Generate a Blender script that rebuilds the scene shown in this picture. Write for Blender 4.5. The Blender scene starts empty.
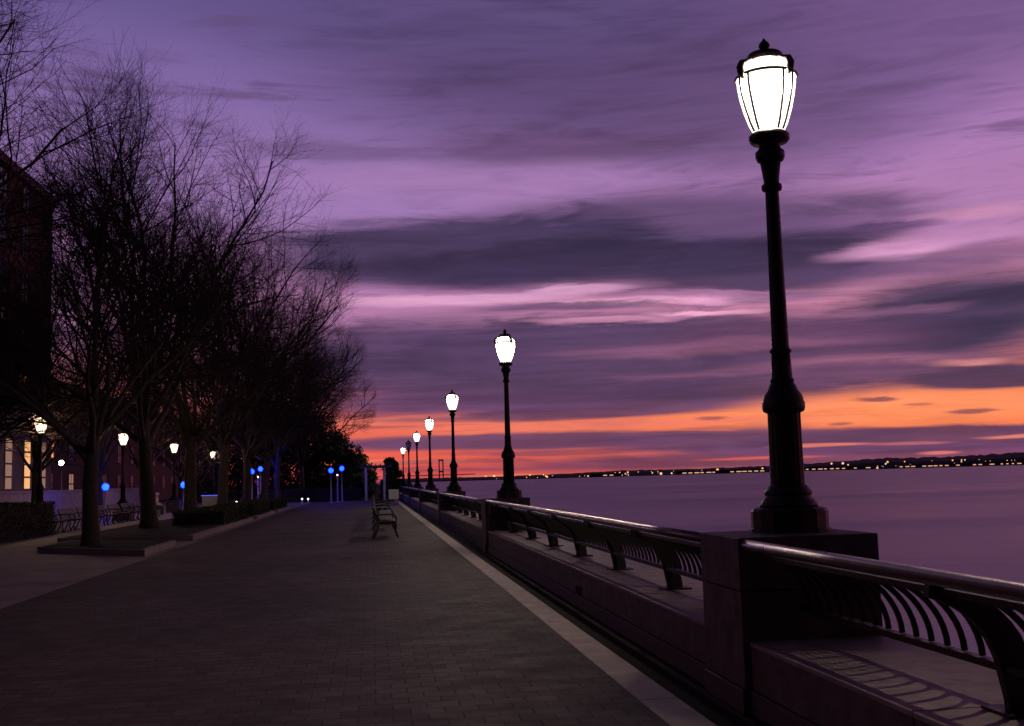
import bpy, bmesh, math, random
from mathutils import Vector, Matrix
C = bpy.context.scene.collection
SC = bpy.context.scene
PI = math.pi
# ------------------------------------------------------------------ camera frame
F, ROLL, VP, EYE = 1100.0, 0.0282, (372.0, 481.6), 1.6
def camera_basis():
    y = Vector(((VP[0]-512)/F, -(VP[1]-363)/F, -1)).normalized()
    h = Vector((math.cos(ROLL), math.sin(ROLL), 0))
    z = h.cross(y).normalized()
    if z.y < 0: z.negate()
    x = y.cross(z)
    return Matrix((x, y, z)).transposed()        # world -> camera
CB = camera_basis()
def ray(px, py):
    return (CB.transposed() @ Vector(((px-512)/F, -(py-363)/F, -1))).normalized()
def azel(px, py):
    d = ray(px, py)
    return math.degrees(math.atan2(d.x, d.y)), math.degrees(math.asin(d.z))
def x_at(px, Y):                                  # world X seen at pixel column px (near the horizon) and depth Y
    d = ray(px, 485); return d.x/d.y*Y
cam = bpy.data.objects.new('camera', bpy.data.cameras.new('camera'))
cam.data.sensor_width = 36; cam.data.lens = F*36/1024
cam.data.clip_start = 0.05; cam.data.clip_end = 30000
cam.matrix_world = Matrix.Translation((0, 0, EYE)) @ CB.transposed().to_4x4()
C.objects.link(cam); SC.camera = cam

# ------------------------------------------------------------------ node helpers
def srgb(r, g, b):
    f = lambda c: (c/255/12.92) if c/255 <= .04045 else ((c/255+.055)/1.055)**2.4
    return (f(r), f(g), f(b), 1)
class NT:
    def __init__(s, tree): s.t = tree; s.n = tree.nodes; s.l = tree.links
    def node(s, kind, **kw):
        n = s.n.new(kind)
        for k, v in kw.items(): setattr(n, k, v)
        return n
    def put(s, sock, v):
        if hasattr(v, 'is_output'): s.l.new(v, sock)
        else: sock.default_value = v
    def math(s, op, a, b=0.0, c=0.0, clamp=False):
        n = s.node('ShaderNodeMath', operation=op, use_clamp=clamp)
        s.put(n.inputs[0], a); s.put(n.inputs[1], b)
        if op in ('MULTIPLY_ADD', 'SMOOTH_MIN'): s.put(n.inputs[2], c)
        return n.outputs[0]
    def vmath(s, op, a, b=(0, 0, 0)):
        n = s.node('ShaderNodeVectorMath', operation=op)
        s.put(n.inputs[0], a); s.put(n.inputs[1], b)
        return n.outputs[1] if op in ('LENGTH', 'DOT_PRODUCT') else n.outputs[0]
    def comb(s, x, y, z=0.0):
        n = s.node('ShaderNodeCombineXYZ')
        s.put(n.inputs[0], x); s.put(n.inputs[1], y); s.put(n.inputs[2], z); return n.outputs[0]
    def noise(s, vec, scale=1.0, detail=4.0, rough=.55, dist=0.0):
        n = s.node('ShaderNodeTexNoise')
        if vec is not None: s.l.new(vec, n.inputs['Vector'])
        n.inputs['Scale'].default_value = scale; n.inputs['Detail'].default_value = detail
        n.inputs['Roughness'].default_value = rough; n.inputs['Distortion'].default_value = dist
        return n.outputs[0]
    def mix(s, fac, a, b, kind='MIX'):
        n = s.node('ShaderNodeMix', data_type='RGBA', blend_type=kind, clamp_factor=True)
        s.put(n.inputs[0], fac); s.put(n.inputs[6], a); s.put(n.inputs[7], b); return n.outputs[2]
    def remap(s, v, a, b, c=0.0, d=1.0, kind='SMOOTHSTEP'):
        n = s.node('ShaderNodeMapRange', interpolation_type=kind)
        s.put(n.inputs[0], v)
        for i, q in enumerate((a, b, c, d)): n.inputs[i+1].default_value = q
        return n.outputs[0]
    def ramp(s, v, stops):
        n = s.node('ShaderNodeValToRGB'); s.put(n.inputs[0], v)
        e = n.color_ramp.elements
        while len(e) > 1: e.remove(e[-1])
        e[0].position, e[0].color = stops[0]
        for p, c in stops[1:]:
            q = e.new(p); q.color = c
        return n.outputs[0]

def material(name, base, rough=.7, metal=0.0, var=.25, nscale=6.0, bump=0.0, bscale=30.0, spec=.5, rvar=.1):
    m = bpy.data.materials.new(name); m.use_nodes = True
    t = NT(m.node_tree); b = m.node_tree.nodes['Principled BSDF']
    co = t.node('ShaderNodeTexCoord').outputs['Object']
    n = t.noise(co, nscale, 6, .6)
    dark = tuple(c*(1-var) for c in base[:3])+(1,); lite = tuple(min(1, c*(1+var)) for c in base[:3])+(1,)
    col = t.ramp(n, [(.3, dark), (.7, lite)])
    t.l.new(col, b.inputs['Base Color'])
    t.l.new(t.remap(t.noise(co, nscale*2.3, 4), .3, .7, max(0, rough-rvar), min(1, rough+rvar), 'LINEAR'), b.inputs['Roughness'])
    b.inputs['Metallic'].default_value = metal; b.inputs['Specular IOR Level'].default_value = spec
    if bump:
        bp = t.node('ShaderNodeBump'); bp.inputs['Strength'].default_value = bump; bp.inputs['Distance'].default_value = .02
        t.l.new(t.noise(co, bscale, 5), bp.inputs['Height']); t.l.new(bp.outputs[0], b.inputs['Normal'])
    return m
def emitter(name, col, strength, tint=None):
    m = bpy.data.materials.new(name); m.use_nodes = True
    b = m.node_tree.nodes['Principled BSDF']
    b.inputs['Base Color'].default_value = (.2, .2, .2, 1); b.inputs['Roughness'].default_value = .3
    b.inputs['Emission Color'].default_value = col; b.inputs['Emission Strength'].default_value = strength
    return m

# ------------------------------------------------------------------ mesh builder
class MB:
    def __init__(s): s.v = []; s.f = []; s.sm = []
    def box(s, x0, x1, y0, y1, z0, z1):
        b = len(s.v)
        s.v += [(x, y, z) for z in (z0, z1) for y in (y0, y1) for x in (x0, x1)]
        for q in ((0,2,3,1), (4,5,7,6), (0,1,5,4), (2,6,7,3), (0,4,6,2), (1,3,7,5)):
            s.f.append(tuple(b+i for i in q)); s.sm.append(False)
        return s
    def quad(s, pts):
        b = len(s.v); s.v += [tuple(p) for p in pts]; s.f.append(tuple(range(b, b+len(pts)))); s.sm.append(False); return s
    def lathe(s, prof, n=24, o=(0, 0, 0), flat=False, cap=True, rot=0.0):
        b = len(s.v)
        for r, z in prof:
            for i in range(n):
                a = 2*PI*i/n+rot; s.v.append((o[0]+r*math.cos(a), o[1]+r*math.sin(a), o[2]+z))
        for k in range(len(prof)-1):
            for i in range(n):
                j = (i+1) % n
                s.f.append((b+k*n+i, b+k*n+j, b+(k+1)*n+j, b+(k+1)*n+i)); s.sm.append(not flat)
        if cap:
            s.f.append(tuple(b+i for i in reversed(range(n)))); s.sm.append(False)
            k = len(prof)-1
            s.f.append(tuple(b+k*n+i for i in range(n))); s.sm.append(False)
        return s
    def tube(s, pts, rad, n=8, cap=True, smooth=True):
        pts = [Vector(p) for p in pts]
        if not isinstance(rad, (list, tuple)): rad = [rad]*len(pts)
        b = len(s.v); up = None
        for k, p in enumerate(pts):
            d = (pts[min(k+1, len(pts)-1)]-pts[max(k-1, 0)]).normalized()
            if up is None: up = Vector((0, 0, 1)) if abs(d.z) < .9 else Vector((1, 0, 0))
            u = d.cross(up)
            if u.length < 1e-5: u = d.cross(Vector((0, 1, 0)))
            u.normalize(); w = u.cross(d); up = w
            for i in range(n):
                a = 2*PI*i/n; q = p+(u*math.cos(a)+w*math.sin(a))*rad[k]; s.v.append(q[:])
        for k in range(len(pts)-1):
            for i in range(n):
                j = (i+1) % n
                s.f.append((b+k*n+i, b+k*n+j, b+(k+1)*n+j, b+(k+1)*n+i)); s.sm.append(smooth)
        if cap:
            s.f.append(tuple(b+i for i in reversed(range(n)))); s.sm.append(False)
            k = len(pts)-1; s.f.append(tuple(b+k*n+i for i in range(n))); s.sm.append(False)
        return s
    def extrude_y(s, poly, y0, y1):               # poly of (x, z)
        b = len(s.v); n = len(poly)
        s.v += [(x, y0, z) for x, z in poly]+[(x, y1, z) for x, z in poly]
        for i in range(n):
            j = (i+1) % n; s.f.append((b+i, b+j, b+n+j, b+n+i)); s.sm.append(False)
        s.f.append(tuple(b+i for i in range(n))); s.f.append(tuple(b+n+i for i in reversed(range(n)))); s.sm += [False, False]
        return s
    def extrude_z(s, poly, z0, z1):
        b = len(s.v); n = len(poly)
        s.v += [(x, y, z0) for x, y in poly]+[(x, y, z1) for x, y in poly]
        for i in range(n):
            j = (i+1) % n; s.f.append((b+i, b+j, b+n+j, b+n+i)); s.sm.append(False)
        s.f.append(tuple(b+i for i in reversed(range(n)))); s.f.append(tuple(b+n+i for i in range(n))); s.sm += [False, False]
        return s
    def build(s, name, mat, parent=None, bevel=0.0):
        me = bpy.data.meshes.new(name); me.from_pydata(s.v, [], s.f)
        me.polygons.foreach_set('use_smooth', s.sm)
        bm = bmesh.new(); bm.from_mesh(me)
        bmesh.ops.recalc_face_normals(bm, faces=bm.faces)
        if bevel:
            es = [e for e in bm.edges if len(e.link_faces) == 2 and e.calc_face_angle(0) > .6]
            bmesh.ops.bevel(bm, geom=es, offset=bevel, segments=2, affect='EDGES', profile=.5)
        bm.to_mesh(me); bm.free()
        me.materials.append(mat); me.update()
        o = bpy.data.objects.new(name, me); C.objects.link(o)
        if parent: o.parent = parent
        return o
def tag(o, label, cat, group=None):
    o['label'] = label; o['category'] = cat
    if group: o['group'] = group
    return o
def thing(name, label, cat, loc=(0, 0, 0), rz=0.0, group=None, scale=1.0):
    o = bpy.data.objects.new(name, None); C.objects.link(o)
    o.location = loc; o.rotation_euler = (0, 0, rz); o.scale = (scale,)*3; o.empty_display_size = .2
    return tag(o, label, cat, group)
def struct(o): o['kind'] = 'structure'; return o
CHILD = {}
def dup(root, loc, rz, label, group=None, scale=None):
    r = root.copy(); C.objects.link(r); r.location = loc; r.rotation_euler = (0, 0, rz); r['label'] = label
    if group: r['group'] = group
    if scale: r.scale = (scale,)*3
    def rec(a, b):
        for ch in a.children:
            c = ch.copy(); C.objects.link(c); c.parent = b; rec(ch, c)
    rec(root, r)
    return r
ORD = ['nearest', 'second nearest', 'third nearest', 'fourth nearest', 'fifth nearest', 'sixth nearest', 'farthest']

# ------------------------------------------------------------------ materials
M = {}
M['iron'] = material('painted_iron', (.012, .007, .007), .5, .0, .35, 14, .15, 90, .35)
M['rail'] = material('bronze_rail', (.20, .155, .15), .30, .8, .10, 3, .0, 60, .5, .04)
M['granite'] = material('granite', (.085, .060, .055), .65, 0, .42, 4.5, .3, 70, .35)
M['plinth_stone'] = material('plinth_stone', (.065, .047, .045), .65, 0, .3, 30, .15, 80, .35)
M['coping'] = material('coping_granite', (.25, .195, .178), .6, 0, .30, 5, .25, 70, .35)
M['kerb'] = material('pale_granite', (.58, .47, .42), .7, 0, .25, 3.5, .25, 80, .3)
M['bark'] = material('bark', (.05, .038, .034), .9, 0, .4, 12, .6, 40, .2)
M['twig'] = material('twig_bark', (.028, .02, .02), .9, 0, .3, 5, 0, 1, .15)
M['soil'] = material('soil', (.028, .02, .016), .95, 0, .5, 9, .6, 30, .1)
M['bench_wood'] = material('bench_wood', (.045, .032, .028), .6, 0, .35, 7, .1, 50, .4)
M['bench_iron'] = material('bench_iron', (.03, .026, .026), .5, 0, .3, 9, .1, 60, .5)
M['canvas'] = material('canvas', (.42, .41, .46), .85, 0, .12, 9, .2, 60, .2)
M['pale_paint'] = material('pale_paint', (.3, .28, .28), .5, 0, .12, 6, .05, 30, .4)
M['post_steel'] = material('post_steel', (.32, .3, .32), .45, .3, .15, 8, .05, 40, .5)
M['stone_wall'] = material('garden_stone', (.21, .17, .18), .8, 0, .25, 4, .2, 20, .3)
M['limestone'] = material('limestone', (.20, .155, .155), .8, 0, .2, 2, .1, 12, .3)
M['leaf'] = material('evergreen_leaf', (.03, .04, .022), .7, 0, .5, 3, 0, 1, .3)
M['hedge'] = material('hedge_leaf', (.03, .042, .02), .75, 0, .5, 5, 0, 1, .3)
M['roof'] = material('roof_membrane', (.05, .045, .045), .9, 0, .2, 1)
M['land'] = material('far_land_haze_tinted', (.055, .04, .055), .95, 0, .4, .01)  # lighter purple: distance haze is put into the land colour
M['far_build'] = material('far_masonry', (.10, .08, .085), .9, 0, .3, .02)
M['far_steel'] = material('far_steel', (.06, .05, .06), .8, 0, .2, .02)
M['skin'] = material('skin', (.42, .27, .21), .55, 0, .08, 20)
M['jacket'] = material('pale_jacket', (.55, .50, .50), .85, 0, .12, 14, .2, 60)
M['trousers'] = material('dark_trousers', (.03, .03, .04), .85, 0, .2, 14)
M['hair'] = material('grey_hair', (.4, .38, .37), .7, 0, .2, 40)
M['glass_dark'] = material('window_glass', (.02, .02, .028), .08, 0, .2, 2, 0, 1, .6)
def lamp_glass(name, col, strength):
    m = bpy.data.materials.new(name); m.use_nodes = True; t = NT(m.node_tree); t.n.clear()
    e = t.node('ShaderNodeEmission'); e.inputs[0].default_value = col; e.inputs[1].default_value = strength
    tr = t.node('ShaderNodeBsdfTransparent'); tr.inputs[0].default_value = (.8, .8, .8, 1)
    gl = t.node('ShaderNodeBsdfGlossy'); gl.inputs['Roughness'].default_value = .15
    mx = t.node('ShaderNodeMixShader'); mx.inputs[0].default_value = .06; t.l.new(tr.outputs[0], mx.inputs[1]); t.l.new(gl.outputs[0], mx.inputs[2])
    ad = t.node('ShaderNodeAddShader'); t.l.new(mx.outputs[0], ad.inputs[0]); t.l.new(e.outputs[0], ad.inputs[1])
    o = t.node('ShaderNodeOutputMaterial'); t.l.new(ad.outputs[0], o.inputs[0])
    return m
M['lamp_white'] = lamp_glass('lamp_glass_white', (1, .90, .80, 1), 1.5)
M['bulb'] = emitter('lamp_bulb', (1, .93, .85, 1), 3)
M['lamp_off'] = material('lamp_glass_unlit', (.35, .32, .36), .3, 0, .1, 5)
M['lamp_warm'] = lamp_glass('lamp_glass_warm', (1, .74, .46, 1), 1.5)
M['lamp_green'] = emitter('lamp_glass_greenish', (.85, 1, .75, 1), 9)
M['blue'] = emitter('blue_led', (.0002, .0032, 1, 1), 110)
M['white_dot'] = emitter('white_led', (.75, .88, 1, 1), 10)
M['shore_dot'] = emitter('warm_white_led', (1, .8, .6, 1), 6)
M['pink_dot'] = emitter('pinkish_led', (1, .6, .75, 1), 6)
M['window_lit'] = emitter('lit_window', (1, .48, .18, 1), .95)
M['window_dim'] = emitter('dim_window', (1, .55, .35, 1), .25)
M['window_orange'] = emitter('orange_window', (1, .35, .12, 1), 1.0)
M['shore_amber'] = emitter('shore_amber', (1, .42, .15, 1), 1.5)
M['shore_white'] = emitter('shore_white', (1, .78, .55, 1), 1.0)
M['shore_band'] = emitter('shore_window_band', (1, .55, .32, 1), .8)

def paving_material():
    m = bpy.data.materials.new('paver_bricks'); m.use_nodes = True
    t = NT(m.node_tree); b = m.node_tree.nodes['Principled BSDF']
    co = t.node('ShaderNodeTexCoord').outputs['Object']
    wob = t.vmath('SCALE', t.vmath('SUBTRACT', t.node('ShaderNodeTexNoise').outputs[1], (.5, .5, .5)), (0, 0, 0))
    br = t.node('ShaderNodeTexBrick'); t.l.new(co, br.inputs['Vector'])
    br.inputs['Scale'].default_value = 1.0; br.inputs['Brick Width'].default_value = .24
    br.inputs['Row Height'].default_value = .2; br.inputs['Mortar Size'].default_value = .008
    br.inputs['Mortar Smooth'].default_value = .5; br.inputs['Bias'].default_value = 0
    br.inputs['Color1'].default_value = (.056, .037, .037, 1); br.inputs['Color2'].default_value = (.102, .069, .067, 1)
    br.inputs['Mortar'].default_value = (.022, .016, .015, 1)
    big = t.noise(co, .35, 5, .6); fine = t.noise(co, 9, 5, .65)
    col = t.mix(1.0, br.outputs[0], t.ramp(big, [(.3, (.62, .61, .63, 1)), (.7, (1.28, 1.24, 1.22, 1))]), 'MULTIPLY')
    col = t.mix(1.0, col, t.ramp(fine, [(.3, (.7, .7, .7, 1)), (.7, (1.3, 1.3, 1.3, 1))]), 'MULTIPLY')
    stain = t.remap(t.noise(co, 1.7, 6, .7, .6), .56, .68, 0, .6)
    col = t.mix(stain, col, (.03, .024, .026, 1))
    t.l.new(col, b.inputs['Base Color'])
    t.l.new(t.remap(t.noise(co, 2.2, 5), .3, .7, .68, .85, 'LINEAR'), b.inputs['Roughness'])
    b.inputs['Specular IOR Level'].default_value = .25
    bp = t.node('ShaderNodeBump'); bp.inputs['Strength'].default_value = .7; bp.inputs['Distance'].default_value = .006
    h = t.math('ADD', t.math('MULTIPLY', br.outputs[1], -1.0), t.math('MULTIPLY', t.noise(co, 4.5, 3), .25))
    h = t.math('ADD', h, t.math('MULTIPLY', t.noise(co, 60, 4), .35))
    t.l.new(h, bp.inputs['Height']); t.l.new(bp.outputs[0], b.inputs['Normal'])
    return m
M['paving'] = paving_material()
def slab_material():
    m = bpy.data.materials.new('walkway_slabs'); m.use_nodes = True
    t = NT(m.node_tree); b = m.node_tree.nodes['Principled BSDF']
    co = t.node('ShaderNodeTexCoord').outputs['Object']
    br = t.node('ShaderNodeTexBrick'); t.l.new(co, br.inputs['Vector'])
    br.inputs['Scale'].default_value = 1.0; br.inputs['Brick Width'].default_value = .6; br.inputs['Row Height'].default_value = .6
    br.inputs['Mortar Size'].default_value = .006
    br.inputs['Color1'].default_value = (.22, .165, .155, 1); br.inputs['Color2'].default_value = (.27, .205, .19, 1); br.inputs['Mortar'].default_value = (.09, .07, .065, 1)
    col = t.mix(1.0, br.outputs[0], t.ramp(t.noise(co, .6, 6, .65), [(.3, (.65, .65, .66, 1)), (.7, (1.2, 1.18, 1.16, 1))]), 'MULTIPLY')
    t.l.new(col, b.inputs['Base Color']); b.inputs['Roughness'].default_value = .75
    return m
M['slabs'] = slab_material()
def water_material():
    m = bpy.data.materials.new('bay_water'); m.use_nodes = True
    t = NT(m.node_tree); b = m.node_tree.nodes['Principled BSDF']
    co = t.node('ShaderNodeTexCoord').outputs['Object']
    b.inputs['Base Color'].default_value = (.29, .245, .41, 1)  # lavender of the reflected bright sky is put into this base colour
    b.inputs['IOR'].default_value = 1.33
    s = t.vmath('MULTIPLY', co, (.012, .035, .05))
    t.l.new(t.remap(t.noise(s, 1.0, 4, .6), .3, .7, .26, .38, 'LINEAR'), b.inputs['Roughness'])
    bp = t.node('ShaderNodeBump'); bp.inputs['Strength'].default_value = .22; bp.inputs['Distance'].default_value = .4
    h = t.math('ADD', t.noise(t.vmath('MULTIPLY', co, (.25, .5, .5)), 1, 4, .6), t.math('MULTIPLY', t.noise(t.vmath('MULTIPLY', co, (.02, .06, .05)), 1, 3, .5), 3.0))
    t.l.new(h, bp.inputs['Height']); t.l.new(bp.outputs[0], b.inputs['Normal'])
    return m
M['water'] = water_material()
def brick_material():
    m = bpy.data.materials.new('red_brick'); m.use_nodes = True
    t = NT(m.node_tree); b = m.node_tree.nodes['Principled BSDF']
    co = t.node('ShaderNodeTexCoord').outputs['Object']
    sw = t.node('ShaderNodeSeparateXYZ'); t.l.new(co, sw.inputs[0])
    v = t.comb(t.math('ADD', sw.outputs[0], sw.outputs[1]), sw.outputs[2])
    br = t.node('ShaderNodeTexBrick'); t.l.new(v, br.inputs['Vector'])
    br.inputs['Scale'].default_value = 1.0; br.inputs['Brick Width'].default_value = .24; br.inputs['Row Height'].default_value = .08; br.inputs['Mortar Size'].default_value = .008
    br.inputs['Color1'].default_value = (.10, .043, .038, 1); br.inputs['Color2'].default_value = (.15, .065, .055, 1); br.inputs['Mortar'].default_value = (.08, .065, .06, 1)
    col = t.mix(1.0, br.outputs[0], t.ramp(t.noise(co, .25, 5), [(.3, (.7, .7, .7, 1)), (.7, (1.1, 1.1, 1.1, 1))]), 'MULTIPLY')
    t.l.new(col, b.inputs['Base Color']); b.inputs['Roughness'].default_value = .85
    return m
M['brick'] = brick_material()

# ------------------------------------------------------------------ sky
def build_sky():
    w = bpy.data.worlds.new('World'); SC.world = w; w.use_nodes = True
    w.node_tree.nodes.clear(); t = NT(w.node_tree)
    d = t.node('ShaderNodeTexCoord').outputs['Generated']
    sp = t.node('ShaderNodeSeparateXYZ'); t.l.new(d, sp.inputs[0])
    u = t.math('MULTIPLY', t.math('ARCTAN2', sp.outputs[0], sp.outputs[1]), 180/PI)
    v = t.math('MULTIPLY', t.math('ARCSINE', sp.outputs[2]), 180/PI)
    # drifted coordinates: clouds drawn out along the horizon
    c1 = t.comb(t.math('MULTIPLY', u, .055), t.math('MULTIPLY', v, .21), 3.1)
    c2 = t.comb(t.math('MULTIPLY', u, .055), t.math('MULTIPLY', v, .21), 17.7)
    c3 = t.comb(t.math('MULTIPLY', u, .13), t.math('MULTIPLY', v, 1.0), 9.2)
    n1 = t.noise(c1, 1, 3, .5); n2 = t.noise(c2, 1, 4, .55, .4); st = t.noise(c3, 1, 7, .64, .5)
    du = t.math('MULTIPLY', t.math('SUBTRACT', n1, .5), 5.0)
    dv = t.math('ADD', t.math('MULTIPLY', t.math('SUBTRACT', n2, .5), 1.5), t.math('MULTIPLY', t.math('SUBTRACT', st, .5), .9))
    amp = t.remap(v, .5, 9, .22, 1.0)
    uu = t.math('ADD', u, du); vv = t.math('ADD', v, t.math('MULTIPLY', dv, amp))
    pos = t.comb(uu, vv)
    vn = t.math('DIVIDE', vv, 90.0)
    R = lambda deg: deg/90
    right = t.ramp(vn, [(0, srgb(200, 90, 80)), (R(1.2), srgb(238, 112, 78)), (R(3.2), srgb(246, 136, 84)), (R(5.0), srgb(226, 124, 104)), (R(7.5), srgb(204, 128, 154)),
                        (R(11), srgb(184, 124, 168)), (R(15), srgb(168, 120, 174)), (R(20), srgb(146, 106, 164)), (R(25), srgb(116, 86, 140)), (R(34), srgb(50, 40, 76)), (R(55), srgb(22, 18, 36)), (1, srgb(15, 13, 28))])
    left = t.ramp(vn, [(0, srgb(190, 72, 76)), (R(1.0), srgb(226, 88, 74)), (R(2.6), srgb(226, 104, 86)), (R(4.2), srgb(206, 108, 106)), (R(7), srgb(176, 118, 160)),
                       (R(11), srgb(172, 120, 170)), (R(14.5), srgb(150, 114, 170)), (R(19), srgb(128, 102, 160)), (R(23), srgb(104, 86, 142)), (R(33), srgb(48, 40, 76)), (R(55), srgb(22, 18, 36)), (1, srgb(15, 13, 28))])
    col = t.mix(t.remap(u, -4, 26), left, right)
    # fine drifting streaks
    c4 = t.comb(t.math('MULTIPLY', u, .10), t.math('MULTIPLY', v, 2.4), 4.4)
    lo = t.noise(c4, 1, 5, .6, .3)
    fs = t.remap(st, .48, .66, 0, 1)
    col = t.mix(t.math('MULTIPLY', fs, t.math('MULTIPLY', t.remap(v, 5, 9), .6)), col, srgb(92, 66, 104))
    ls = t.remap(lo, .52, .64, 0, .62)
    col = t.mix(t.math('MULTIPLY', ls, t.remap(v, 8, 3.5)), col, t.mix(t.remap(u, 2, 22), srgb(134, 64, 84), srgb(170, 92, 90)))
    hs = t.remap(lo, .36, .46, .5, 0)
    col = t.mix(t.math('MULTIPLY', hs, t.remap(v, 8, 4)), col, srgb(252, 146, 104))
    tx = t.math('ADD', t.math('MULTIPLY', st, .6), t.math('MULTIPLY', t.math('ADD', t.math('MULTIPLY', t.math('SUBTRACT', lo, .5), t.remap(v, 12, 3, .35, 1)), .5), .4))
    def cloud(cx, cy, rx, ry, c, a=.9, soft=.45, tex=.6):
        nonlocal col
        a0, e0 = azel(cx, cy); a1, _ = azel(cx+rx, cy); a2, _ = azel(cx-rx, cy)
        ru = abs(a1-a2)/2; rv = ry/F*180/PI*.97
        q = t.vmath('MULTIPLY', t.vmath('SUBTRACT', pos, (a0, e0, 0)), (1/ru, 1/rv, 0))
        dd = t.vmath('LENGTH', q)
        dd = t.math('ADD', dd, t.math('MULTIPLY', t.math('SUBTRACT', tx, .5), tex*2.2))
        fac = t.remap(dd, 1-soft, 1+soft, a, 0)
        cc = t.mix(t.remap(tx, .36, .64), tuple(x*.80 for x in c[:3])+(1,), tuple(x*1.28 for x in c[:3])+(1,))
        col = t.mix(fac, col, cc)
    for args in CLOUDS: cloud(*args) if args[2] > 60 or len(args) > 7 else cloud(*args[:7], 1.5)
    # the far side of the sky, away from the sunset, is dull dusk blue
    back = t.remap(t.math('ABSOLUTE', t.math('SUBTRACT', u, 12)), 50, 130)
    dusk = t.ramp(t.math('DIVIDE', v, 90.0), [(0, srgb(38, 30, 40)), (.2, srgb(34, 27, 42)), (.5, srgb(22, 18, 36)), (1, srgb(15, 13, 28))])
    col = t.mix(back, col, dusk)
    col = t.mix(t.remap(v, -1.2, -.2), srgb(40, 28, 44), col)
    bg = t.node('ShaderNodeBackground'); t.l.new(col, bg.inputs[0]); bg.inputs[1].default_value = 1.07
    sky = t.node('ShaderNodeTexSky', sky_type='NISHITA'); sky.sun_disc = False
    sky.sun_elevation = math.radians(-4); sky.sun_rotation = math.radians(25)
    bg2 = t.node('ShaderNodeBackground'); t.l.new(sky.outputs[0], bg2.inputs[0]); bg2.inputs[1].default_value = .05
    ad = t.node('ShaderNodeAddShader'); t.l.new(bg.outputs[0], ad.inputs[0]); t.l.new(bg2.outputs[0], ad.inputs[1])
    out = t.node('ShaderNodeOutputWorld'); t.l.new(ad.outputs[0], out.inputs[0])
    w.cycles.sampling_method = 'MANUAL'; w.cycles.sample_map_resolution = 512
S = srgb
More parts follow.
